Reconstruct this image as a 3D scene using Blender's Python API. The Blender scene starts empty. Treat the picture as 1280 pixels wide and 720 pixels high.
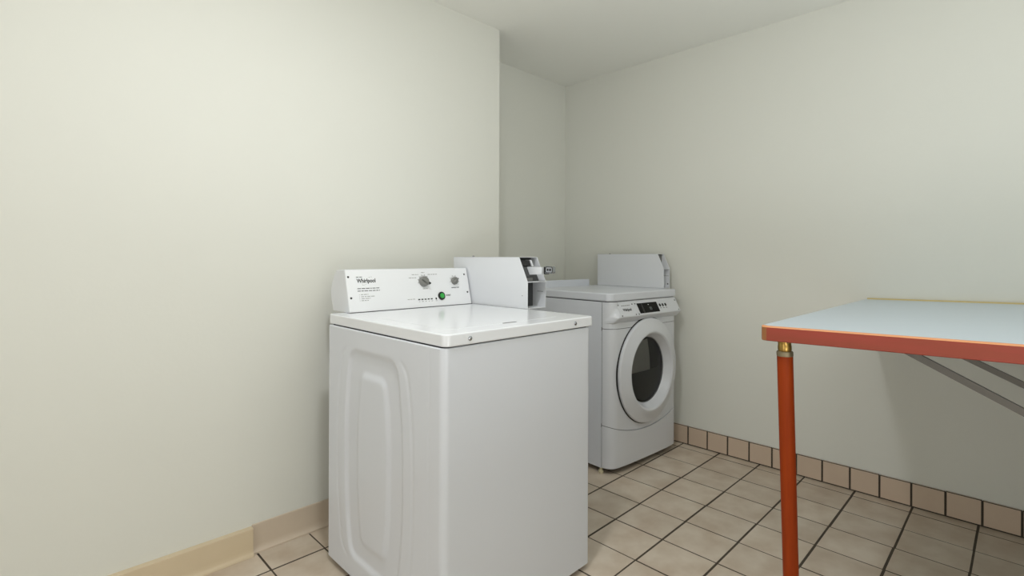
import bpy, bmesh, math, random
from mathutils import Vector, Matrix
from mathutils import noise as mnoise

random.seed(4)
scene = bpy.context.scene
COL = scene.collection
R = math.radians

# ------------------------------------------------------------------ helpers
def srgb(r, g, b):
    def f(c):
        c /= 255.0
        return c / 12.92 if c <= 0.04045 else ((c + 0.055) / 1.055) ** 2.4
    return (f(r), f(g), f(b), 1.0)

def mat(name, color, rough=0.5, metal=0.0, coat=0.0, spec=0.5, noise=None, bump=None, coord='Object'):
    """noise = (scale, amount, second colour, stretch xyz) ; bump = (scale, strength)"""
    m = bpy.data.materials.new(name)
    m.use_nodes = True
    nt = m.node_tree
    b = nt.nodes['Principled BSDF']
    b.inputs['Base Color'].default_value = color
    b.inputs['Roughness'].default_value = rough
    b.inputs['Metallic'].default_value = metal
    b.inputs['Specular IOR Level'].default_value = spec
    b.inputs['Coat Weight'].default_value = coat
    b.inputs['Coat Roughness'].default_value = 0.08
    tc = nt.nodes.new('ShaderNodeTexCoord')
    if noise:
        sc, amt, col2, st = noise
        mp = nt.nodes.new('ShaderNodeMapping'); mp.inputs['Scale'].default_value = st
        nt.links.new(tc.outputs[coord], mp.inputs['Vector'])
        n = nt.nodes.new('ShaderNodeTexNoise'); n.inputs['Scale'].default_value = sc
        n.inputs['Detail'].default_value = 5; n.inputs['Roughness'].default_value = 0.6
        nt.links.new(mp.outputs['Vector'], n.inputs['Vector'])
        rp = nt.nodes.new('ShaderNodeValToRGB')
        rp.color_ramp.elements[0].position = 0.5 - 0.5 * amt
        rp.color_ramp.elements[1].position = 0.5 + 0.5 * amt
        rp.color_ramp.elements[0].color = color
        rp.color_ramp.elements[1].color = col2
        nt.links.new(n.outputs['Fac'], rp.inputs['Fac'])
        nt.links.new(rp.outputs['Color'], b.inputs['Base Color'])
    if bump:
        n2 = nt.nodes.new('ShaderNodeTexNoise'); n2.inputs['Scale'].default_value = bump[0]
        n2.inputs['Detail'].default_value = 3
        nt.links.new(tc.outputs[coord], n2.inputs['Vector'])
        bp = nt.nodes.new('ShaderNodeBump'); bp.inputs['Strength'].default_value = bump[1]
        bp.inputs['Distance'].default_value = 0.002
        nt.links.new(n2.outputs['Fac'], bp.inputs['Height'])
        nt.links.new(bp.outputs['Normal'], b.inputs['Normal'])
    return m

def link(name, bm, m, parent=None, smooth=35, loc=None):
    bmesh.ops.recalc_face_normals(bm, faces=bm.faces[:])
    me = bpy.data.meshes.new(name)
    bm.to_mesh(me); bm.free()
    mats = m if isinstance(m, (list, tuple)) else [m]
    for x in mats: me.materials.append(x)
    if smooth:
        for p in me.polygons: p.use_smooth = True
        me.set_sharp_from_angle(angle=R(smooth))
    o = bpy.data.objects.new(name, me)
    COL.objects.link(o)
    if parent: o.parent = parent
    if loc: o.location = loc
    if smooth:
        md = o.modifiers.new('weighted_normals', 'WEIGHTED_NORMAL')
        md.mode = 'FACE_AREA'; md.weight = 60; md.keep_sharp = True
    return o

def box(bm, lo, hi, bev=0.0, seg=2, mi=0):
    ret = bmesh.ops.create_cube(bm, size=1.0)
    vs = ret['verts']
    for v in vs:
        v.co = Vector((lo[i] + (v.co[i] + 0.5) * (hi[i] - lo[i]) for i in range(3)))
    fs = list({f for v in vs for f in v.link_faces})
    for f in fs: f.material_index = mi
    if bev:
        es = list({e for v in vs for e in v.link_edges})
        bmesh.ops.bevel(bm, geom=es, offset=bev, segments=seg, affect='EDGES', profile=0.5)
    return bm

def prism(bm, pts, axis, a, b, bev=0.0, seg=2, mi=0):
    """extrude a 2-D outline pts along axis from a to b. axis 0: pts=(y,z); 1: (x,z); 2: (x,y)"""
    def mk(p, t):
        if axis == 0: return (t, p[0], p[1])
        if axis == 1: return (p[0], t, p[1])
        return (p[0], p[1], t)
    A = [bm.verts.new(mk(p, a)) for p in pts]
    B = [bm.verts.new(mk(p, b)) for p in pts]
    n = len(pts); fs = []
    fs.append(bm.faces.new(A[::-1])); fs.append(bm.faces.new(B))
    for i in range(n):
        fs.append(bm.faces.new((A[i], A[(i + 1) % n], B[(i + 1) % n], B[i])))
    for f in fs: f.material_index = mi
    if bev:
        bmesh.ops.recalc_face_normals(bm, faces=fs)
        es = list({e for f in fs[:2] for e in f.edges})
        bmesh.ops.bevel(bm, geom=es, offset=bev, segments=seg, affect='EDGES', profile=0.5)
    return bm

def rrect(x0, y0, x1, y1, r, n=8):
    """rounded rectangle outline; r single or (bl,br,tr,tl)"""
    if not isinstance(r, (tuple, list)): r = (r,) * 4
    out = []
    for (cx, cy, a0, rr) in ((x0 + r[0], y0 + r[0], 180, r[0]), (x1 - r[1], y0 + r[1], 270, r[1]),
                             (x1 - r[2], y1 - r[2], 0, r[2]), (x0 + r[3], y1 - r[3], 90, r[3])):
        if rr <= 1e-6: out.append((cx, cy)); continue
        for k in range(n + 1):
            a = R(a0 + 90 * k / n)
            out.append((cx + rr * math.cos(a), cy + rr * math.sin(a)))
    return out

def lathe(bm, prof, M=None, n=64, sx=1.0, sz=1.0, mi=0, close=False):
    """profile list of (radius, height); axis is local +Z, M places it"""
    rings = []
    for (r, h) in prof:
        if r < 1e-6:
            rings.append([bm.verts.new((0, 0, h))])
        else:
            rings.append([bm.verts.new((r * sx * math.cos(2 * math.pi * k / n), r * sz * math.sin(2 * math.pi * k / n), h)) for k in range(n)])
    fs = []
    pairs = list(zip(rings, rings[1:]))
    if close: pairs.append((rings[-1], rings[0]))
    for A, B in pairs:
        for k in range(n):
            k2 = (k + 1) % n
            if len(A) == 1 and len(B) == 1: continue
            if len(A) == 1: fs.append(bm.faces.new((A[0], B[k], B[k2])))
            elif len(B) == 1: fs.append(bm.faces.new((A[k], A[k2], B[0])))
            else: fs.append(bm.faces.new((A[k], A[k2], B[k2], B[k])))
    for f in fs: f.material_index = mi
    vs = [v for r_ in rings for v in r_]
    if M is not None: bmesh.ops.transform(bm, matrix=M, verts=vs)
    return bm

def frame(o, ex, ey, ez):
    return Matrix(((ex[0], ey[0], ez[0], o[0]), (ex[1], ey[1], ez[1], o[1]), (ex[2], ey[2], ez[2], o[2]), (0, 0, 0, 1)))

def cyl_between(bm, p, q, r1, r2=None, n=32):
    p = Vector(p); q = Vector(q); d = q - p
    r2 = r1 if r2 is None else r2
    z = d.normalized(); x = z.orthogonal().normalized(); y = z.cross(x)
    L = d.length
    lathe(bm, [(0, 0), (r1, 0), (r2, L), (0, L)], frame(p, x, y, z), n)
    return bm

def text_mesh(name, body, size, M, m, parent, depth=0.0004, align='LEFT', sx=1.0, shear=0.0, bold=0.0):
    c = bpy.data.curves.new(name, 'FONT')
    c.body = body; c.size = size; c.extrude = depth; c.align_x = align; c.shear = shear
    c.resolution_u = 3; c.offset = bold
    tmp = bpy.data.objects.new('tmp', c)
    COL.objects.link(tmp)
    dg = bpy.context.evaluated_depsgraph_get()
    me = bpy.data.meshes.new_from_object(tmp.evaluated_get(dg))
    bpy.data.objects.remove(tmp); bpy.data.curves.remove(c)
    me.transform(M @ Matrix.Scale(sx, 4, (1, 0, 0)))
    me.materials.clear(); me.materials.append(m)
    o = bpy.data.objects.new(name, me)
    COL.objects.link(o); o.parent = parent
    return o

def thing(name, label, cat, loc, rz=0.0):
    o = bpy.data.objects.new(name, None)
    COL.objects.link(o)
    o.location = loc; o.rotation_euler = (0, 0, rz)
    o['label'] = label; o['category'] = cat
    return o

def structure(o, label=None):
    o['kind'] = 'structure'
    if label: o['label'] = label
    return o

def sstep(a, b, x):
    t = max(0.0, min(1.0, (x - a) / (b - a)))
    return t * t * (3 - 2 * t)

# ------------------------------------------------------------------ materials
M_wall = mat('wall_paint', srgb(228, 228, 220), 0.75, noise=(1.3, 0.9, srgb(231, 231, 223), (1, 1, 1)), bump=(60, 0.15))
M_ceil = mat('ceiling_paint', srgb(243, 243, 236), 0.85, bump=(70, 0.15))
M_grout = mat('grout', srgb(66, 57, 47), 0.9, noise=(30, 0.8, srgb(84, 74, 63), (1, 1, 1)))
M_basetile = mat('base_tile', srgb(206, 184, 163), 0.45, noise=(9, 0.9, srgb(214, 193, 172), (1, 1, 1)), bump=(150, 0.2))
M_basetan = mat('tan_cove_base', srgb(222, 204, 174), 0.45, noise=(6, 0.9, srgb(214, 195, 164), (1, 1, 1)))
M_basepink = mat('pinkish_cove_base', srgb(216, 200, 180), 0.45, noise=(6, 0.9, srgb(208, 191, 171), (1, 1, 1)))
M_white = mat('white_enamel', srgb(220, 223, 230), 0.36, coat=0.08)
M_lid = mat('glossy_lit_enamel', srgb(235, 237, 241), 0.22, coat=0.15)  # cabinet enamel again, whitened to carry the light falling on the top
M_panelw = mat('white_panel', srgb(240, 241, 243), 0.38)
M_boxw = mat('white_powder_coat', srgb(228, 230, 234), 0.42)
M_plast = mat('white_plastic', srgb(218, 220, 225), 0.33, coat=0.15)
M_seam = mat('dark_gap', srgb(40, 40, 40), 0.8)
M_black = mat('black_plastic', srgb(14, 14, 14), 0.35)
M_blackgloss = mat('black_display_glass', srgb(12, 13, 13), 0.12, spec=.12)
M_dgrey = mat('dark_grey_plastic', srgb(108, 108, 106), 0.4)
M_knob = mat('grey_knob_plastic', srgb(132, 132, 128), 0.4)
M_ink = mat('printed_ink', srgb(60, 60, 60), 0.6)
M_inkl = mat('light_grey_ink', srgb(165, 165, 163), 0.6)
M_inkm = mat('mid_grey_ink', srgb(110, 110, 110), 0.6)
M_green = mat('green_button', srgb(52, 176, 74), 0.3)
M_steel = mat('steel', srgb(176, 176, 178), 0.3, metal=1.0)
M_screw = mat('screw_metal', srgb(74, 74, 73), 0.4, metal=0.6)
M_chrome = mat('chrome', srgb(175, 177, 182), 0.16, metal=1.0)
M_galv = mat('galvanised_metal', srgb(120, 121, 122), 0.45, metal=0.6)
M_brass = mat('brass', srgb(190, 155, 88), 0.28, metal=1.0, noise=(40, 0.8, srgb(150, 118, 62), (1, 1, 1)))
M_pewter = mat('aged_metal_ring', srgb(150, 138, 112), 0.45, metal=0.8)
M_wood = mat('varnished_red_wood', srgb(164, 70, 60), 0.45, spec=0.25, noise=(5, 0.7, srgb(138, 70, 50), (4, 0.9, 7)), bump=(30, 0.1))
M_endgrain = mat('tan_end_grain', srgb(160, 108, 62), 0.5, noise=(9, 0.8, srgb(138, 84, 46), (1, 1, 6)))
M_legwood = mat('orange_stained_wood', srgb(164, 64, 6), 0.5, spec=0.2, noise=(8, 0.8, srgb(130, 42, 6), (8, 8, 0.6)))
M_edgelight = mat('wood_edge_highlight', srgb(226, 160, 110), 0.4, noise=(8, 0.8, srgb(212, 140, 92), (6, 0.6, 6)))  # highlight line on the band's top edge, put in as a paler colour
M_lam = mat('pale_blue_laminate', srgb(196, 210, 222), 0.3, noise=(120, 0.9, srgb(202, 215, 226), (1, 1, 1)))
M_yellow = mat('yellowed_wood_trim', srgb(205, 186, 130), 0.5)
M_brace = mat('grey_painted_steel', srgb(112, 108, 102), 0.5, metal=0.3)
M_cream = mat('cream_plastic_foot', srgb(205, 196, 165), 0.5)
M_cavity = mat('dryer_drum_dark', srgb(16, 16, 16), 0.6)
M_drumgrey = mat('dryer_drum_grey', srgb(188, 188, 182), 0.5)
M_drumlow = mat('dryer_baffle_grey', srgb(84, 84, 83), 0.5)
M_digit = mat('dim_display_digit', srgb(118, 128, 126), 0.5)

# tiles of the floor: warm beige with cloudy mottling and tile-to-tile shifts
def tile_mat():
    m = mat('beige_floor_tile', srgb(190, 173, 153), 0.38, bump=(45, 0.12))
    nt = m.node_tree; b = nt.nodes['Principled BSDF']
    tc = nt.nodes.new('ShaderNodeTexCoord')
    n = nt.nodes.new('ShaderNodeTexNoise'); n.inputs['Scale'].default_value = 9; n.inputs['Detail'].default_value = 6
    nt.links.new(tc.outputs['Object'], n.inputs['Vector'])
    rp = nt.nodes.new('ShaderNodeValToRGB')
    rp.color_ramp.elements[0].position = 0.32; rp.color_ramp.elements[0].color = srgb(196, 178, 158)
    rp.color_ramp.elements[1].position = 0.68; rp.color_ramp.elements[1].color = srgb(216, 203, 186)
    nt.links.new(n.outputs['Fac'], rp.inputs['Fac'])
    at = nt.nodes.new('ShaderNodeAttribute'); at.attribute_name = 'tile_tone'
    hs = nt.nodes.new('ShaderNodeHueSaturation')
    nt.links.new(at.outputs['Fac'], hs.inputs['Value'])
    nt.links.new(rp.outputs['Color'], hs.inputs['Color'])
    nt.links.new(hs.outputs['Color'], b.inputs['Base Color'])
    return m
M_tile = tile_mat()

def glass_mat():
    m = bpy.data.materials.new('dark_door_glass'); m.use_nodes = True
    nt = m.node_tree
    for n in list(nt.nodes): nt.nodes.remove(n)
    out = nt.nodes.new('ShaderNodeOutputMaterial')
    tr = nt.nodes.new('ShaderNodeBsdfTransparent'); tr.inputs['Color'].default_value = (0.62, 0.62, 0.62, 1)
    gl = nt.nodes.new('ShaderNodeBsdfGlossy'); gl.inputs['Roughness'].default_value = 0.06
    fr = nt.nodes.new('ShaderNodeFresnel'); fr.inputs['IOR'].default_value = 1.35
    mx = nt.nodes.new('ShaderNodeMixShader')
    nt.links.new(fr.outputs['Fac'], mx.inputs['Fac'])
    nt.links.new(tr.outputs['BSDF'], mx.inputs[1]); nt.links.new(gl.outputs['BSDF'], mx.inputs[2])
    nt.links.new(mx.outputs['Shader'], out.inputs['Surface'])
    return m
M_glass = glass_mat()

# ------------------------------------------------------------------ room
CEIL = 2.392; XL = -5.4; YN = -3.15; REC = 0.336; XJ = -0.987
def slab(name, lo, hi, m):
    return structure(link(name, box(bmesh.new(), lo, hi), m, smooth=None))

slab('ceiling', (XL - .1, YN - .1, CEIL), (.1, REC + .1, CEIL + .1), M_ceil)
slab('wall_right', (0, YN - .1, -.05), (.1, REC + .1, CEIL), M_wall)
slab('wall_back', (XJ, REC, -.05), (0, REC + .1, CEIL), M_wall)
slab('wall_left', (XL - .1, 0, -.05), (XJ, REC + .1, CEIL), M_wall)
slab('wall_front', (XL - .1, YN - .1, -.05), (0, YN, CEIL), M_wall)
slab('wall_side', (XL - .1, YN, -.05), (XL, 0, CEIL), M_wall)

# floor: grout bed plus bevelled tiles, one mesh
bm = bmesh.new()
box(bm, (XL - .1, YN - .1, -.05), (.1, REC + .1, -.0010), mi=0)
SA, SB, GX, GY = 0.2206, 0.1980, -0.0741, -0.6017
ga, gb = 0.0078, 0.0062
tone = {}
tl = bm.faces.layers.float.new('tile_tone')
for f in bm.faces: f[tl] = 1.0
for i in range(-1, 28):
    for j in range(-5, 13):
        jx = random.uniform(-.0008, .0008); jy = random.uniform(-.0012, .0012)
        x1 = GX - i * SB - gb / 2 + jx; x0 = x1 - SB + gb
        y1 = GY - j * SA - ga / 2 + jy; y0 = y1 - SA + ga
        x0, x1 = max(x0, XL), min(x1, -.001); y0, y1 = max(y0, YN), min(y1, REC - .001)
        if x1 - x0 < .01 or y1 - y0 < .01: continue
        if x1 < XJ and y0 > 0: continue
        if x1 < XJ + .0: y1 = min(y1, -.001)
        if y1 - y0 < .01: continue
        zt = random.uniform(-.0004, 0)
        A = [bm.verts.new(p) for p in ((x0, y0, -.0014), (x1, y0, -.0014), (x1, y1, -.0014), (x0, y1, -.0014))]
        B = [bm.verts.new(p) for p in ((x0 + .0007, y0 + .0007, zt), (x1 - .0007, y0 + .0007, zt), (x1 - .0007, y1 - .0007, zt), (x0 + .0007, y1 - .0007, zt))]
        tn = random.uniform(.955, 1.045)
        fs = [bm.faces.new(B)] + [bm.faces.new((A[k], A[(k + 1) % 4], B[(k + 1) % 4], B[k])) for k in range(4)]
        for f in fs: f.material_index = 1; f[tl] = tn
structure(link('floor', bm, [M_grout, M_tile], smooth=None))

# tiled base along the right wall
bm = bmesh.new()
box(bm, (-.0095, YN, 0), (-.0005, REC, .107), mi=0)
PT = 0.1185; y = -0.634 + 9 * PT
while y > YN + .02:
    y1 = min(y, REC) - .0013; y0 = max(y - PT, YN) + .0013
    if y1 - y0 > .01:
        dz = random.uniform(-.001, .001); dx = random.uniform(-.0006, .0006)
        box(bm, (-.0125 + dx, y0, .0035), (-.0005, y1, .1105 + dz), bev=.0028, seg=2, mi=1)
    y -= PT
structure(link('baseboard_right', bm, [M_grout, M_basetile], smooth=40))

# left wall: far cove piece (thin) and near, thicker, tan piece
def cove(h, t, toe):
    return [(-.0005, 0), (-t - toe, 0), (-t - toe, .006), (-t - toe * .55, .010), (-t - toe * .2, .018), (-t, .03), (-t, h - .004), (-t + .003, h), (-.0005, h)]
bm = bmesh.new(); prism(bm, cove(.1085, .007, .011), 0, -2.268, XJ - .002)
structure(link('baseboard_left', bm, M_basepink, smooth=50))
bm = bmesh.new(); prism(bm, cove(.1035, .022, .010), 0, XL, -2.2685, bev=.0015)
structure(link('trim_1', bm, M_basetan, smooth=50))

# ------------------------------------------------------------------ WASHER
WW, WD, ZB, ZL, ZT = .664, .700, .022, .876, .914
washer = thing('washing_machine', 'white top loading coin washing machine with console and green start button', 'washing machine',
               (-2.084, -.950, 0), R(-.235))

def sdf_panel(v, z, vc, a_mid, a_end, z0, z1, cr):
    zc, b = (z0 + z1) / 2, (z1 - z0) / 2
    t = (z - zc) / b
    a = a_end + (a_mid - a_end) * max(0.0, 1 - abs(t) ** 2.6)
    dx = abs(v - vc) - (a - cr); dz = abs(z - zc) - (b - cr)
    return math.hypot(max(dx, 0), max(dz, 0)) + min(max(dx, dz), 0) - cr

def relief(v, z):
    d = 0.0
    o = sdf_panel(v, z, .388, .190, .150, .088, .812, .045)
    d -= .0080 * (1 - sstep(-.020, .002, o))
    i = sdf_panel(v, z, .388, .112, .082, .150, .742, .035)
    d += .0072 * (1 - sstep(-.026, .004, i))
    q = sdf_panel(v, z, .388, .244, .200, .075, .822, .06)      # outermost shallow side ribs
    rib = math.exp(-((q + .004) / .007) ** 2) * sstep(.150, .175, abs(v - .388)) * sstep(.070, .10, z) * (1 - sstep(.79, .825, z))
    d -= .0018 * rib
    d -= .0012 * math.exp(-((v - .066) / .004) ** 2)            # seam line near the front corner
    return d

bm = bmesh.new()
per = []                                                         # (u, v, side flag)
NS = 150
for k in range(NS + 1):
    per.append((0.0, WD - (WD - .022) * k / NS, -1))
for k in range(1, 9):
    a = R(180 + 90 * k / 8); per.append((.022 + .022 * math.cos(a), .022 + .022 * math.sin(a), 0))
for k in range(1, 9):
    a = R(270 + 90 * k / 8); per.append((WW - .022 + .022 * math.cos(a), .022 + .022 * math.sin(a), 0))
for k in range(1, 61):
    per.append((WW, .022 + (WD - .022) * k / 60, 1))
ZN = 150
rows = []
for j in range(ZN + 1):
    z = ZB + (ZL - .0035 - ZB) * j / ZN
    row = []
    for (u, v, s) in per:
        du = -relief(v, z) if s == -1 else (relief(v, z) if s == 1 else 0)
        row.append(bm.verts.new((u + du, v, z)))
    rows.append(row)
n = len(per)
for j in range(ZN):
    for k in range(n):
        bm.faces.new((rows[j][k], rows[j][(k + 1) % n], rows[j + 1][(k + 1) % n], rows[j + 1][k]))
bm.faces.new(rows[0][::-1])
# slightly turned in top lip
top = [bm.verts.new((min(max(u, .003), WW - .003), max(v, .003), ZL - .001)) for (u, v, s) in per]
for k in range(n):
    bm.faces.new((rows[-1][k], rows[-1][(k + 1) % n], top[(k + 1) % n], top[k]))
bm.faces.new(top)
link('cabinet', bm, M_white, washer, smooth=30)

bm = bmesh.new()                                                 # dark sheet standing in for the shade between cabinet and top
prism(bm, rrect(.008, .007, WW - .008, WD - .004, .018), 2, ZL - .002, ZL + .004)
link('top_shadow_gap', bm, M_seam, washer)
bm = bmesh.new()
TOPV = .712
prism(bm, rrect(.004, -.004, WW + .010, TOPV, (.022, .016, .012, .012)), 2, ZL + .0025, ZT, bev=.0045, seg=4)
link('top_panel', bm, M_lid, washer, smooth=45)
for u in (.091, .568):
    bm = bmesh.new()
    lathe(bm, [(0, .0045), (.0035, .0042), (.0062, .0025), (.0070, 0), (.0070, -.002)], frame((u, -.004, .896), (1, 0, 0), (0, 0, 1), (0, -1, 0)), 24)
    link('screw', bm, M_chrome, washer)
for (u, v) in ((.06, .06), (WW - .06, .06), (.06, WD - .06), (WW - .06, WD - .06)):
    bm = bmesh.new(); lathe(bm, [(0, 0), (.022, 0), (.022, .010), (.012, .012), (.012, .03), (0, .03)], frame((u, v, 0), (1, 0, 0), (0, 1, 0), (0, 0, 1)), 24)
    link('foot', bm, M_black, washer)
# lift lid in the top
bm = bmesh.new()
prism(bm, rrect(.070, .072, .572, .640, (.03, .03, .012, .012)), 2, ZT - .002, ZT + .0006, bev=.0004, seg=1)
lid = link('lid', bm, M_lid, washer, smooth=45)
bm = bmesh.new()
prism(bm, rrect(.288, .0655, .350, .0745, .004), 2, ZT - .0005, ZT + .0006)
link('finger_notch', bm, M_dgrey, lid)
# console
DV, DZ = .2454, .9694
CB = .670
def face(u, s, off=0.0):
    return Vector((u, CB + s * DV - off * DZ, ZT + s * DZ + off * DV))
def fframe(u, s, off=0.0):
    return frame(face(u, s, off), (1, 0, 0), (0, DV, DZ), (0, -DZ, DV))
C0, C1, SH = .064, .660, .1672
prof = [(CB, ZT), (CB + DV * SH, ZT + DZ * SH), (CB + DV * SH + .004, ZT + DZ * SH + .002), (.782, 1.074), (.795, 1.062), (.822, 1.016), (.829, .992), (.822, .955), (.806, ZT)]
bm = bmesh.new(); prism(bm, prof, 0, C0, C1, bev=.0035, seg=3)
console = link('console', bm, M_boxw, washer, smooth=40)
bm = bmesh.new()
pl = rrect(C0 + .0015, .002, C1 - .0015, SH - .001, .004, 4)
prism(bm, pl, 2, -.001, .0012, bev=.0005, seg=1)
bmesh.ops.transform(bm, matrix=fframe(0, 0), verts=bm.verts[:])
link('face_plate', bm, M_panelw, console, smooth=40)
bm = bmesh.new(); box(bm, (C0 + .001, CB - .0025, ZT - .0002), (C1 + .001, CB + .02, ZT + .0016)); link('shadow_gap', bm, M_seam, console)
for (u, s) in ((.0745, .139), (.0775, .0567), (.6405, .1378), (.6448, .0555)):
    bm = bmesh.new(); lathe(bm, [(0, .003), (.0025, .0028), (.0038, .0015), (.0042, 0)], fframe(u, s, .0011), 20)
    link('screw', bm, M_screw, console)
# printed writing
text_mesh('logo', 'Whirlpool', .0222, fframe(.1085, .1155, .0013), M_ink, console, sx=.86, bold=.0006)
bm = bmesh.new()                                                 # swoosh ring of the emblem
def arc(bm, cu, cs, ru, rs, rot, a0, a1, w0, w1, off, n=28):
    P = []
    for k in range(n + 1):
        t = k / n; a = R(a0 + (a1 - a0) * t); w = w0 + (w1 - w0) * t
        for q in (-.5, .5):
            x, y_ = (ru + q * w) * math.cos(a), (rs + q * w) * math.sin(a)
            c, s_ = math.cos(R(rot)), math.sin(R(rot))
            P.append(bm.verts.new(face(cu + x * c - y_ * s_, cs + x * s_ + y_ * c, off)))
    for k in range(n): bm.faces.new((P[2 * k], P[2 * k + 1], P[2 * k + 3], P[2 * k + 2]))
arc(bm, .152, .1215, .026, .0075, 36, 165, 250, .0011, .0004, .0014)
link('emblem_ring', bm, M_inkm, console); bm = bmesh.new()
arc(bm, .152, .1215, .026, .0075, 36, -15, 60, .0004, .0009, .0014)
link('emblem_ring', bm, M_inkm, console)

def dashes(name, m, par, rows_, off=.0014):
    """small illegible print: rows of word-length strips (u0, u1, s, height)"""
    bm = bmesh.new()
    rr = random.Random(sum(ord(c) for c in name) + len(rows_))
    for (u0, u1, s, h) in rows_:
        u = u0
        while u < u1 - .001:
            w = min(rr.uniform(.006, .017), u1 - u)
            q = [face(a, b, off) for (a, b) in ((u, s), (u + w, s), (u + w, s + h), (u, s + h))]
            bm.faces.new([bm.verts.new(p) for p in q])
            u += w + .0028
    return link(name, bm, m, par, smooth=None)
dashes('small_print', M_inkm, console, [(.1065, .134, .1362, .0028)])
dashes('instruction_heading', M_inkm, console, [(.1072, .2037, .0905, .0034), (.107, .2024, .0812, .0032)])
dashes('instruction_text', M_inkl, console, [(.1185, .1504, .0672, .0026), (.119, .177, .0590, .0026), (.1198, .1586, .0514, .0026), (.1187, .1491, .0436, .0026),
    (.1115, .1135, .0672, .0026), (.1115, .1135, .0590, .0026), (.1115, .1135, .0514, .0026), (.1115, .1135, .0436, .0026)])
for row in [(.3594, .3925, .1408, .0026), (.3427, .3805, .1272, .0026), (.4075, .4252, .1492, .0026), (.440, .489, .1402, .0028), (.4054, .430, .0785, .0026)]:
    dashes('cycle_text', M_inkl, console, [row])
dashes('indicator_text', M_inkl, console, [(.3237, .3606, .0365, .0024), (.3775, .3835, .0245, .0022), (.392, .401, .0245, .0026), (.409, .417, .0245, .0022), (.4255, .432, .0245, .0022), (.441, .449, .0245, .0022), (.4625, .4725, .0240, .0022)])
text_mesh('temperature_text', 'TEMPERATURE', .0064, fframe(.5565, .0768, .0013), M_ink, console, sx=1.03, bold=.0001)
text_mesh('start_text', 'START', .0088, fframe(.5222, .0432, .0013), M_ink, console, sx=1.0, bold=.0002)
# dials and their tick marks
def ticks(name, cu, cs, r, a0, a1, n_, ln=.004, w=.0012):
    bm = bmesh.new()
    for k in range(n_):
        a = R(a0 + (a1 - a0) * k / (n_ - 1)); d = Vector((math.cos(a), math.sin(a))); e = Vector((-d.y, d.x))
        q = [Vector((cu, cs)) + d * rr + e * t for (rr, t) in ((r, -w), (r + ln, -w), (r + ln, w), (r, w))]
        bm.faces.new([bm.verts.new(face(p.x, p.y, .0014)) for p in q])
    # fine ring
    arc(bm, cu, cs, r - .001, r - .001, 0, a0, a1, .0009, .0009, .00145)
    link(name, bm, M_inkm, console, smooth=None)
ticks('dial_ticks', .4165, .1105, .0275, 50, 190, 6)
ticks('dial_ticks', .580, .1095, .0225, -10, 190, 6, .0035)

def knob(u, s, r, h, ang, pointer):
    bm = bmesh.new()
    lathe(bm, [(r, 0), (r, h * .25), (r * .93, h * .55), (r * .90, h * .62), (r * .86, h * .66), (0, h * .68)], fframe(u, s, .001), 48)
    k = link('knob', bm, M_knob, console, smooth=40)
    bm = bmesh.new()                                             # grip bar across the dial
    prism(bm, rrect(-r * .90, -r * .22, r * .92, r * .22, r * .2, 5), 2, h * .45, h * 1.05, bev=.0012, seg=2)
    bmesh.ops.transform(bm, matrix=fframe(u, s, .001) @ Matrix.Rotation(R(ang), 4, 'Z'), verts=bm.verts[:])
    link('grip', bm, M_knob, k, smooth=40)
    if pointer:
        bm = bmesh.new()
        prism(bm, rrect(r * .62, -r * .15, r * 1.06, r * .15, .001, 2), 2, h * .5, h * 1.10)
        bmesh.ops.transform(bm, matrix=fframe(u, s, .001) @ Matrix.Rotation(R(ang), 4, 'Z'), verts=bm.verts[:])
        link('pointer', bm, M_black, k)
knob(.4135, .1105, .0225, .023, -35, True)
knob(.5785, .1092, .0175, .018, 30, False)
# start button
bm = bmesh.new(); lathe(bm, [(.0178, 0), (.0178, .004), (.0160, .006), (.0118, .006), (.0112, .004), (0, .004)], fframe(.4968, .0446, .001), 40)
sb = link('start_button', bm, M_black, console)
bm = bmesh.new(); lathe(bm, [(.0110, .004), (.0110, .0075), (.0095, .009), (0, .0095)], fframe(.4968, .0446, .001), 40)
link('button_cap', bm, M_green, sb)
for u in (.3798, .3957, .4118, .4276, .4434):
    bm = bmesh.new(); box(bm, (u - .0048, -.0024, 0), (u + .0048, .0024, .0008))
    bmesh.ops.transform(bm, matrix=fframe(0, .0347, .0012), verts=bm.verts[:]); link('indicator_light', bm, M_black, console)
bm = bmesh.new(); box(bm, (.4638, -.0042, 0), (.4702, .0042, .0008)); bmesh.ops.transform(bm, matrix=fframe(0, .0345, .0012), verts=bm.verts[:])
link('indicator_light', bm, M_black, console)

# coin box (shell, open at the front)
def coin_box(par, u0, u1, v0, v1, z0, z1, zc, vc, t=.002):
    """left, right, top, back and floor sheets; front edge at v0, cut back to vc above zc"""
    side = [(v0, z0), (v0, zc), (vc, z1), (v1, z1), (v1, z0)]
    bm = bmesh.new()
    prism(bm, side, 0, u0, u0 + t, bev=.0006, seg=1)
    prism(bm, side, 0, u1 - t, u1, bev=.0006, seg=1)
    box(bm, (u0, vc, z1 - t), (u1, v1, z1), bev=.0006, seg=1)
    box(bm, (u0, v1 - t, z0), (u1, v1, z1))
    box(bm, (u0, v0, z0), (u1, v1, z0 + t))
    return link('coin_box', bm, M_boxw, par, smooth=30)
B0, B1, BV0, BV1, BZ1, BZC, BVC = .666, .778, .322, .812, 1.128, 1.026, .372
cb = coin_box(washer, B0, B1, BV0, BV1, ZT + .001, BZ1, BZC, BVC)
bm = bmesh.new(); box(bm, (B0 + .002, BV0 + .001, BZC - .003), (B1 - .002, .47, BZC)); link('shelf', bm, M_boxw, cb)
M_innerd = mat('dark_inner_metal', srgb(82, 83, 84), 0.5, metal=.3)
CK = (BVC - BV0) / (BZ1 - BZC)                                   # slope of the cut-back front
def cutv(z, off): return BV0 + CK * (z - BZC) + off
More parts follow.
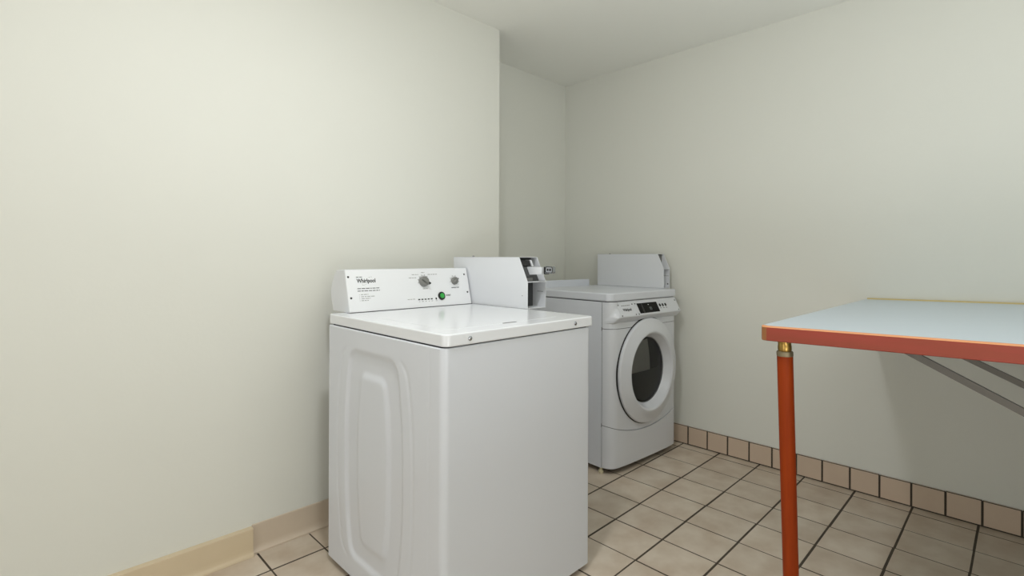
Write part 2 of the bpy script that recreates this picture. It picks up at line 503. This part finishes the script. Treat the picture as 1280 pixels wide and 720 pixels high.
bm = bmesh.new(); prism(bm, [(cutv(BZC, .038), BZC), (cutv(BZC, .042), BZC), (cutv(BZ1 - .002, .042), BZ1 - .002), (cutv(BZ1 - .002, .038), BZ1 - .002)], 0, B0 + .002, B1 - .002)
link('meter_plate', bm, M_innerd, cb)
bm = bmesh.new(); prism(bm, [(cutv(1.092, .012), 1.092), (cutv(1.092, .04), 1.092), (cutv(1.114, .04), 1.114), (cutv(1.114, .012), 1.114)], 0, B0 + .008, B1 - .044, bev=.001)
link('coin_chute', bm, M_seam, cb)
bm = bmesh.new(); prism(bm, [(cutv(1.088, .008), 1.088), (cutv(1.088, .04), 1.088), (cutv(1.116, .04), 1.116), (cutv(1.116, .008), 1.116)], 0, B1 - .042, B1 - .034, bev=.001)
link('bracket', bm, M_boxw, cb)
bm = bmesh.new(); box(bm, (B0 + .006, cutv(BZC, .018), BZC + .0005), (B0 + .05, cutv(BZC, .042), BZC + .016), bev=.001); link('meter_block', bm, M_dgrey, cb)
bm = bmesh.new(); box(bm, (B0 + .002, .396, ZT + .003), (B1 - .002, .400, BZC - .003)); link('inner_plate', bm, M_innerd, cb)
bm = bmesh.new(); box(bm, (B0 + .022, .390, ZT + .006), (B0 + .030, .396, BZC - .006)); link('lock_bar', bm, M_galv, cb)
bm = bmesh.new(); cyl_between(bm, (B0 + .062, .388, ZT + .014), (B0 + .062, .388, BZC - .012), .0035, n=16); link('lock_rod', bm, M_steel, cb)
bm = bmesh.new(); box(bm, (B1 - .0026, BV0 + .014, 0.9810), (B1 - .0018, BV0 + .048, .9828)); link('seam_slit', bm, M_dgrey, cb)
bm = bmesh.new(); lathe(bm, [(.005, 0), (.005, .004), (.003, .006), (0, .006)], frame((B0 + .02, .69, BZ1), (1, 0, 0), (0, 1, 0), (0, 0, 1)), 20); link('lock_bolt', bm, M_chrome, cb)
bm = bmesh.new(); lathe(bm, [(.0016, 0), (.0016, .0008), (0, .0009)], frame((B0, .352, .968), (0, 1, 0), (0, 0, 1), (-1, 0, 0)), 12); link('rivet', bm, M_ink, cb)
# coin slide
bm = bmesh.new()
prism(bm, [(cutv(1.053, .040), 1.053), (cutv(1.087, .040), 1.087), (.287, 1.086), (.287, 1.057)], 0, B0 + .046, B0 + .066, bev=.0012, seg=2)
sl = link('coin_slide', bm, M_boxw, cb, smooth=40)
bm = bmesh.new(); prism(bm, [(cutv(1.046, .018), 1.046), (cutv(1.046, .04), 1.046), (cutv(1.090, .04), 1.090), (cutv(1.090, .018), 1.090)], 0, B0 + .014, B0 + .0455, bev=.001); link('slide_guide', bm, M_innerd, sl)
bm = bmesh.new(); prism(bm, rrect(.264, 1.058, .274, 1.089, .003, 4), 0, B0 + .044, B0 + .068, bev=.001); link('slide_collar', bm, M_black, sl, smooth=40)
bm = bmesh.new(); prism(bm, rrect(.224, 1.062, .266, 1.091, (.007, .003, .003, .007), 5), 0, B0 + .043, B0 + .060, bev=.0015, seg=2); hd = link('slide_handle', bm, M_chrome, sl, smooth=40)
bm = bmesh.new()
o_ = rrect(.2255, 1.0635, .2645, 1.0895, .006, 4); i_ = rrect(.2285, 1.0665, .2615, 1.0865, .004, 4)
A = [bm.verts.new((B0 + .0424, p[0], p[1])) for p in o_]; B = [bm.verts.new((B0 + .0424, p[0], p[1])) for p in i_]
for k in range(len(A)): bm.faces.new((A[k], A[(k + 1) % len(A)], B[(k + 1) % len(A)], B[k]))
link('slot_frame', bm, M_black, hd)
for v in (.238, .2515):
    bm = bmesh.new(); box(bm, (B0 + .0418, v - .004, 1.0725), (B0 + .0434, v + .004, 1.0815)); link('coin_slot', bm, M_black, hd)
# bracket that carries the coin box beyond the edge of the top
bm = bmesh.new()
box(bm, (WW - .004, .42, .80), (WW + .004, .70, ZT)); box(bm, (WW, .42, ZT - .010), (B1 - .005, .70, ZT + .001))
link('coin_box_bracket', bm, M_boxw, washer)

# ------------------------------------------------------------------ DRYER
dryer = thing('tumble_dryer', 'white front loading coin dryer with round door, in the corner by the right wall', 'dryer', (-.728, -.513, 0), R(-3.5))
DW, DD = .632, .560
def base_v(u):
    r = .062; e = min(u, DW - u)
    c = 0.0
    if e < r: c = -.058 * math.sqrt(max(0.0, 1 - ((r - e) / r) ** 2.4))
    else: c = -.058
    return c - .006 * max(0.0, 1 - ((u - DW / 2) / (DW / 2)) ** 2)

def usamples():
    us = []
    for k in range(26): us.append(.065 * (1 - math.cos(math.pi / 2 * k / 25)))
    for k in range(1, 56): us.append(.065 + (DW - .13) * k / 56)
    us += [DW - x for x in us[:26]][::-1]
    return us

def front_panel(name, zb, zt, vf, m, nz, par, hole=None):
    bm = bmesh.new(); us = usamples(); G = []
    for j in range(nz + 1):
        t = j / nz; row = []
        for u in us:
            z = zb(u) + (zt(u) - zb(u)) * t
            # soft rounded rim of the moulding
            row.append(bm.verts.new((u, vf(u, z), z)))
        G.append(row)
    for j in range(nz):
        for k in range(len(us) - 1):
            if hole:
                a = (G[j][k].co + G[j + 1][k + 1].co) / 2
                if math.hypot(a.x - hole[0], (a.z - hole[1]) / 1.07) < hole[2]: continue
            bm.faces.new((G[j][k], G[j][k + 1], G[j + 1][k + 1], G[j + 1][k]))
    ring = G[0] + [G[j][-1] for j in range(1, nz + 1)] + G[nz][::-1][1:] + [G[j][0] for j in range(nz - 1, 0, -1)]
    Bk = [bm.verts.new((v.co.x, min(0.012, v.co.y + .03) if v.co.y < -.02 else .0008, v.co.z)) for v in ring]
    nn = len(ring)
    for k in range(nn): bm.faces.new((ring[k], ring[(k + 1) % nn], Bk[(k + 1) % nn], Bk[k]))
    return link(name, bm, m, par, smooth=40)

bm = bmesh.new(); box(bm, (0, .0040, .030), (DW, DD, .895), bev=.001); link('cabinet', bm, M_white, dryer, smooth=40)
# body behind the mouldings with a round opening for the drum
bm = bmesh.new()
def ztop(u): return .8955
def smile(u): return .197 + .62 * (u - .30) ** 2
seam = lambda u: .7555
P_top = lambda z: -.044 - (.896 - z) / (.896 - .817) * .043
def fascia_v(u, z):
    b = base_v(u)
    if z >= .817: p = P_top(z)
    else: p = -.087 + (.817 - z) / .030 * .028
    p = min(p, -.044)
    if z < .787: p = b
    u0 = .014 + max(0, min(1, (z - .80) / .09)) * .046
    m_ = sstep(u0 - .016, u0 + .016, u) * (1 - sstep(DW - .014, DW - .001, u))
    if z < .80: m_ *= 1
    return b + (p - b) * m_
fascia = front_panel('control_fascia', lambda u: .7575, ztop, fascia_v, M_plast, 60, dryer)
doorp = front_panel('front_panel', lambda u: smile(u) + .0014, lambda u: .7545, lambda u, z: base_v(u), M_plast, 40, dryer, hole=(.312, .510, .215))
toep = front_panel('toe_panel', lambda u: .034, lambda u: smile(u) - .0014, lambda u, z: base_v(u) - .004 * sstep(.05, .12, min(u, DW - u)) - .001, M_plast, 24, dryer)
# dark backing seen in the gaps between the mouldings
bm = bmesh.new()
us = usamples()
prism(bm, [(u, base_v(u) + .006) for u in us] + [(DW - .002, .0015), (.002, .0015)], 2, .745, .765)
link('upper_gap', bm, M_seam, dryer)
bm = bmesh.new()
for k in range(len(us) - 1):
    q = [(us[k], base_v(us[k]) + .006, smile(us[k]) - .01), (us[k + 1], base_v(us[k + 1]) + .006, smile(us[k + 1]) - .01),
         (us[k + 1], base_v(us[k + 1]) + .006, smile(us[k + 1]) + .01), (us[k], base_v(us[k]) + .006, smile(us[k]) + .01)]
    bm.faces.new([bm.verts.new(p) for p in q])
bmesh.ops.remove_doubles(bm, verts=bm.verts[:], dist=1e-5)
link('lower_gap', bm, M_seam, dryer)
bm = bmesh.new(); box(bm, (.0022, -.002, .036), (DW - .0022, .0060, .893)); link('side_gap', bm, M_seam, dryer)
bm = bmesh.new(); box(bm, (.010, -.030, .8945), (DW - .010, DD - .01, .8995)); link('lid_gap', bm, M_seam, dryer)
# top
bm = bmesh.new()
prism(bm, rrect(-.003, -.052, DW + .003, DD, (.034, .026, .010, .010)), 2, .8985, .942, bev=.008, seg=4)
link('top_panel', bm, M_white, dryer, smooth=45)
bm = bmesh.new(); box(bm, (.02, DD - .020, .940), (.536, DD - .006, .984), bev=.003); link('back_ledge', bm, M_white, dryer, smooth=40)
for (u, v) in ((.012, .014), (DW - .05, .03), (.05, DD - .05), (DW - .05, DD - .05)):
    bm = bmesh.new(); lathe(bm, [(0, 0), (.012, 0), (.013, .004), (.013, .014), (.008, .016), (.008, .036), (0, .036)], frame((u, v, 0), (1, 0, 0), (0, 1, 0), (0, 0, 1)), 24)
    link('foot', bm, M_cream, dryer)
# ring door
DCu, DCz = .312, .510
dM = frame((DCu, 0, DCz), (1, 0, 0), (0, 0, 1), (0, -1, 0))
bm = bmesh.new()
lathe(bm, [(.264, .050), (.268, .072), (.2665, .078), (.261, .0825), (.245, .0865), (.222, .096), (.205, .1025), (.198, .1025), (.191, .098), (.177, .070), (.168, .056), (.166, .050)],
      dM, 96, 1.0, 1.07, close=True)
door = link('door', bm, M_plast, dryer, smooth=24)
bm = bmesh.new(); lathe(bm, [(.2715, .058), (.2715, .0655), (.240, .0660), (.240, .058)], dM, 96, 1.0, 1.07, close=True); link('door_gasket', bm, M_seam, door)
bm = bmesh.new(); lathe(bm, [(.169, .0565), (.150, .059), (.100, .0625), (0, .064)], dM, 72, 1.0, 1.07); link('door_glass', bm, M_glass, door, smooth=60)
# what shows through the glass: drum opening, grey drum wall, low baffle
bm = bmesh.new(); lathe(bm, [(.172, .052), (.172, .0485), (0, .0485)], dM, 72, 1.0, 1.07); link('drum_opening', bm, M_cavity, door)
link_pts = []
bm = bmesh.new()
zlo, zhi = -.008, .20
out = []
for k in range(13):
    a = R(180 - 75 * k / 12); out.append((.160 * math.cos(a), .165 * math.sin(a)))
out = [(x, y_) for (x, y_) in out if y_ > -.01]
rt = []
for k in range(9):
    t = k / 8; rt.append((.020 + .028 * math.sin(math.pi / 2 * t), .168 - .176 * t))
poly = [(-.158, -.008)] + out + rt
pp = []
for p in poly:
    if not pp or (Vector(p) - Vector(pp[-1])).length > .003: pp.append(p)
prism(bm, pp, 2, .0485, .0500)
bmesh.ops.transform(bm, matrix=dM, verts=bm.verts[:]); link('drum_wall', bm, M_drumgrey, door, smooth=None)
bm = bmesh.new()
pp = [(.158 * math.cos(R(a)), .170 * math.sin(R(a))) for a in range(184, 357, 6)] + [(.150, .004), (.06, -.006), (-.150, -.012)]
prism(bm, pp, 2, .0485, .0520, bev=.001)
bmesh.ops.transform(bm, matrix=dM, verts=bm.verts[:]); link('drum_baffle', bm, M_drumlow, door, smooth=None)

# fascia plates, display, buttons
fd = Vector((0, .043, .079)).normalized()
fn = Vector((0, -fd.z, fd.y))
def fas(u, s, off=0.0):                                          # s measured up the sloping face from its lip
    return Vector((u, -.087, .817)) + fd * s + fn * off
def pframe(u, s, off=0.0): return frame(fas(u, s, off), (1, 0, 0), fd, fn)
def on_fascia(name, pts, h, m, par, bev=0.0, off=0.0):
    bm = bmesh.new(); prism(bm, pts, 2, 0, h, bev=bev, seg=1)
    bmesh.ops.transform(bm, matrix=pframe(0, 0, off), verts=bm.verts[:])
    return link(name, bm, m, par, smooth=40)
pl1 = on_fascia('name_plate', rrect(.050, .003, .190, .077, .004, 3), .0016, M_plast, fascia, .0005)
pl2 = on_fascia('control_plate', rrect(.196, .003, .612, .077, .004, 3), .0016, M_plast, fascia, .0005)
for (u, s) in ((.060, .069), (.180, .069), (.060, .009), (.180, .009)):
    bm = bmesh.new(); lathe(bm, [(0, .0022), (.003, .0018), (.0038, 0)], pframe(u, s, .0016), 16); link('screw', bm, M_screw, pl1)
for (u, s) in ((.206, .069), (.206, .009), (.600, .069), (.600, .010)):
    bm = bmesh.new(); lathe(bm, [(0, .0022), (.003, .0018), (.0038, 0)], pframe(u, s, .0016), 16); link('screw', bm, M_screw, pl2)
text_mesh('logo', 'Whirlpool', .0200, pframe(.085, .034, .0019), M_ink, pl1, sx=.86, bold=.0006)
bm = bmesh.new(); rr = random.Random(5); u = .083
while u < .156:
    w = min(rr.uniform(.007, .016), .158 - u)
    bm.faces.new([bm.verts.new(fas(a, b, .0019)) for (a, b) in ((u, .0625), (u + w, .0625), (u + w, .066), (u, .066))]); u += w + .003
link('small_print', bm, M_inkm, pl1, smooth=None)
disp = on_fascia('display', rrect(.220, .011, .408, .070, .002, 3), .0012, M_blackgloss, pl2, .0004, .0016)
bm = bmesh.new(); bm.faces.new([bm.verts.new(fas(a, b, .0030)) for (a, b) in ((.254, .0125), (.268, .0125), (.268, .0685), (.254, .0685))]); link('display_divider', bm, M_black, disp, smooth=None)
text_mesh('digits', '00', .0270, pframe(.3200, .0250, .0030), M_digit, disp, sx=.85)
bm = bmesh.new(); lathe(bm, [(.0028, 0), (.0024, .0006), (0, .0008)], pframe(.3215, .0575, .0028), 16); link('status_light', bm, M_panelw, disp)
for u in (.431, .459, .487):
    bm = bmesh.new(); lathe(bm, [(.0096, 0), (.0092, .002), (.007, .003), (0, .0032)], pframe(u, .0475, .0016), 24, .85, 1.0); link('push_button', bm, M_black, pl2)
    bm = bmesh.new(); bm.faces.new([bm.verts.new(fas(a, b, .0019)) for (a, b) in ((u - .008, .0285), (u + .007, .0285), (u + .007, .032), (u - .008, .032))]); link('button_text', bm, M_inkm, pl2, smooth=None)

# dryer coin box, empty of its slide
E0, E1, EV0, EV1, EZ0, EZ1, EZC, EVC = .606, .672, .020, .528, .9425, 1.1515, 1.062, .062
cb2 = coin_box(dryer, E0, E1, EV0, EV1, EZ0, EZ1, EZC, EVC)
bm = bmesh.new(); box(bm, (E0 + .002, EV0 + .001, EZC - .003), (E1 - .002, .076, EZC)); link('shelf', bm, M_boxw, cb2)
bm = bmesh.new(); box(bm, (E0 + .002, .075, EZC), (E1 - .002, .079, EZ1 - .002)); link('meter_plate', bm, M_dgrey, cb2)
bm = bmesh.new(); box(bm, (E0 + .002, .068, EZ0 + .002), (E1 - .002, .072, EZC - .003)); link('inner_plate', bm, M_boxw, cb2)
bm = bmesh.new(); box(bm, (E1 - .0026, EV0 + .006, 1.0160), (E1 - .0018, EV0 + .042, 1.0178)); link('seam_slit', bm, M_dgrey, cb2)
bm = bmesh.new(); lathe(bm, [(.0042, 0), (.0042, .002), (0, .0022)], frame((E1 - .002, EV0 + .012, .968), (0, 1, 0), (0, 0, 1), (-1, 0, 0)), 16); link('lock', bm, M_screw, cb2)
bm = bmesh.new(); lathe(bm, [(.005, 0), (.005, .003), (0, .0035)], frame((E0 + .02, .44, EZ1), (1, 0, 0), (0, 1, 0), (0, 0, 1)), 16); link('lock_bolt', bm, M_ink, cb2)

# ------------------------------------------------------------------ TABLE
table = thing('work_table', 'pale blue topped table with red wooden edge and orange leg against the right wall', 'table', (-1.34, -1.60, 0))
def tz(y): return .934 + .02 * (-1.527 - y)
TX0, TX1, TY1, TY0 = -1.397, -.004, -1.527, YN + .012
def tl_(x, y, z): return (x + 1.34, y + 1.60, z)
def tilt_slab(outline, zlo, zhi, bev=0.0, seg=2):
    bm = bmesh.new()
    prism(bm, outline, 2, zlo, zhi, bev=bev, seg=seg)
    for v in bm.verts:
        x, y_, z = v.co
        v.co = tl_(x, y_, z + tz(y_))
    return bm
ch = .020
outer = [(TX0, TY0), (TX1, TY0), (TX1, TY1), (TX0 + ch * .7, TY1), (TX0 + ch * .2, TY1 - ch * .2), (TX0, TY1 - ch * .7)]
ib = .014
inner = [(TX0 + ib, TY0 + ib), (TX1 - .002, TY0 + ib), (TX1 - .002, TY1), (TX0 + ch + .004, TY1), (TX0 + ib, TY1 - ch + .006)]
link('tabletop', tilt_slab(inner, -.036, -.0008), M_lam, table, smooth=None)
# wooden edging runs round the slab
bm = bmesh.new()
def ringpts(off, z):
    return [(TX0 + off, TY0), (TX0 + off, TY1 - ch), (TX0 + off + ch * .3, TY1 - off - ch * .3), (TX0 + off * .35 + ch, TY1 - off * .3)]
def strip(prof_, mi2=0):
    bm = bmesh.new(); L = []
    for (off, z) in prof_:
        L.append([bm.verts.new(tl_(x, y_, tz(y_) + z)) for (x, y_) in ringpts(off, z)])
    k_ = len(L)
    for a in range(k_):
        A, B = L[a], L[(a + 1) % k_]
        for q in range(len(A) - 1): bm.faces.new((A[q], A[q + 1], B[q + 1], B[q])).material_index = mi2 if q >= 1 else 0
    bm.faces.new([l[0] for l in L]); bm.faces.new([l[-1] for l in L][::-1])
    return bm
eb = link('edge_band', strip([(0.0, -.004), (0.0, -.040), (.002, -.042), (.020, -.042), (.020, -.038), (.0125, -.037), (.0125, -.0030), (.003, -.0025)], 1), [M_wood, M_endgrain], table, smooth=30)
link('edge_bead', strip([(0.0, -.0038), (.0032, -.0002), (.0085, .0004), (.0125, -.0006), (.0125, -.0030), (.0008, -.0045)]), M_edgelight, eb, smooth=30)
# trim along the wall
bm = bmesh.new()
prism(bm, [(TX1 - .012, .0), (TX1, .0), (TX1, .006), (TX1 - .008, .006)], 1, TY1 - .004, TY0)
for v in bm.verts: v.co = tl_(v.co.x, v.co.y, v.co.z + tz(v.co.y) - .001)
link('wall_trim', bm, M_yellow, table, smooth=None)
# leg with brass ferrule
def legp(z): return Vector((-1.340, -1.577 - .025 * (.88 - z) / .88, z)) + Vector((1.34, 1.60, 0))
bm = bmesh.new(); cyl_between(bm, legp(.0), legp(.849), .0200, .0208, 40)
leg = link('leg', bm, M_legwood, table, smooth=40)
def legframe(z): 
    d = (legp(.88) - legp(0)).normalized(); x = d.orthogonal().normalized(); return frame(legp(z), x, d.cross(x), d)
bm = bmesh.new(); lathe(bm, [(0, 0), (.0208, 0), (.0216, .002), (.0216, .012), (.0200, .0145), (0, .0145)], legframe(.846), 40); link('ferrule_ring', bm, M_pewter, leg, smooth=40)
bm = bmesh.new(); lathe(bm, [(0, 0), (.0170, 0), (.0172, .004), (.0180, .006), (.0180, .016), (.0172, .018), (.0172, .024), (.0182, .026), (.0182, .038), (0, .038)], legframe(.859), 40); fer = link('ferrule', bm, M_brass, leg, smooth=40)
bm = bmesh.new(); p0 = legp(.887); d0 = Vector((-.77, -.60, 0)).normalized()
lathe(bm, [(.0022, -.004), (.0022, .0186), (0, .0188)], frame(p0, Vector((0, 0, 1)), Vector((0, 0, 1)).cross(d0) * -1, d0), 14); link('pin', bm, M_black, fer)
# two flat steel braces under the top
def brace(x, y0, z0, sl, w):
    bm = bmesh.new()
    d = Vector((0, -1, -sl)).normalized(); nrm = Vector((0, -d.z, d.y)) * -1
    if nrm.z < 0: nrm = -nrm
    a = Vector((x + 1.34, y0 + 1.60, z0)); b_ = a + d * ((y0 - (YN + .02)) / -d.y)
    pr = []
    hw = w / 2
    c = [a + nrm * hw, a - nrm * hw, b_ - nrm * hw, b_ + nrm * hw]
    prism(bm, [(p.y, p.z) for p in c], 0, x + 1.34 - .006, x + 1.34 + .006, bev=.001)
    return link('brace', bm, M_brace, table, smooth=40)
brace(-1.2, -1.80, tz(-1.80) - .042, .523, .0175)
brace(-.8, -1.775, tz(-1.775) - .042, .495, .0175)

# ------------------------------------------------------------------ light
def point(name, loc, watts, radius, color):
    l = bpy.data.lights.new(name, 'POINT'); l.energy = watts; l.shadow_soft_size = radius; l.color = color
    o = bpy.data.objects.new(name, l); COL.objects.link(o); o.location = loc
    return o
def area(name, loc, watts, sx, sy, color, target):
    l = bpy.data.lights.new(name, 'AREA'); l.shape = 'RECTANGLE'; l.size = sx; l.size_y = sy; l.energy = watts; l.color = color
    o = bpy.data.objects.new(name, l); COL.objects.link(o); o.location = loc
    o.rotation_euler = (Vector(target) - Vector(loc)).to_track_quat('-Z', 'Y').to_euler()
    return o
def disk(name, loc, watts, size, color):
    l = bpy.data.lights.new(name, 'AREA'); l.shape = 'DISK'; l.size = size; l.energy = watts; l.color = color
    o = bpy.data.objects.new(name, l); COL.objects.link(o); o.location = loc
    return o
disk('ceiling_lamp', (-2.36, -1.23, 2.37), 12.9, .17, (.96, .98, 1.0))
area('side_fill', (XL + .1, -1.6, .7), 13.2, 1.2, 1.2, (.95, .975, 1.0), (0, -1.6, .7))  # added soft fill from the side; no doorway is built there
area('ceiling_bounce_fill', (-2.0, -2.4, 1.2), 16.5, .6, .6, (.955, .98, 1.0), (-2.0, -2.39, 2.4))  # added upward fill to brighten the ceiling, not a lamp of the room
area('low_bounce_fill', (-2.7, -2.7, .5), 14.5, .8, .8, (.955, .98, 1.0), (-2.7, -2.69, 2.4))  # second added uplight, set low, also only fill for the ceiling

w = bpy.data.worlds.new('world'); scene.world = w; w.use_nodes = True
w.node_tree.nodes['Background'].inputs['Color'].default_value = (.8, .85, .9, 1)
w.node_tree.nodes['Background'].inputs['Strength'].default_value = 0.0

# ------------------------------------------------------------------ camera
yaw, roll = 0.7795, 0.0036
F = Vector((math.sin(yaw), math.cos(yaw), 0)); Rt = Vector((math.cos(yaw), -math.sin(yaw), 0)); U = Vector((0, 0, 1))
R2 = Rt * math.cos(roll) + U * math.sin(roll); U2 = U * math.cos(roll) - Rt * math.sin(roll)
cam = bpy.data.cameras.new('camera'); co = bpy.data.objects.new('camera', cam); COL.objects.link(co)
co.matrix_world = frame((-2.9234, -2.0638, 1.126), R2, U2, -F)
cam.sensor_width = 36; cam.sensor_fit = 'HORIZONTAL'
cam.lens = 634.98 / 1280 * 36
cam.shift_y = -(360 - 321.88) / 1280
cam.clip_start = .05
scene.camera = co

vs = scene.view_settings
scene.display_settings.display_device = 'sRGB'
vs.view_transform = 'Standard'; vs.look = 'None'; vs.exposure = 0.0; vs.gamma = 1.0; vs.use_curve_mapping = False
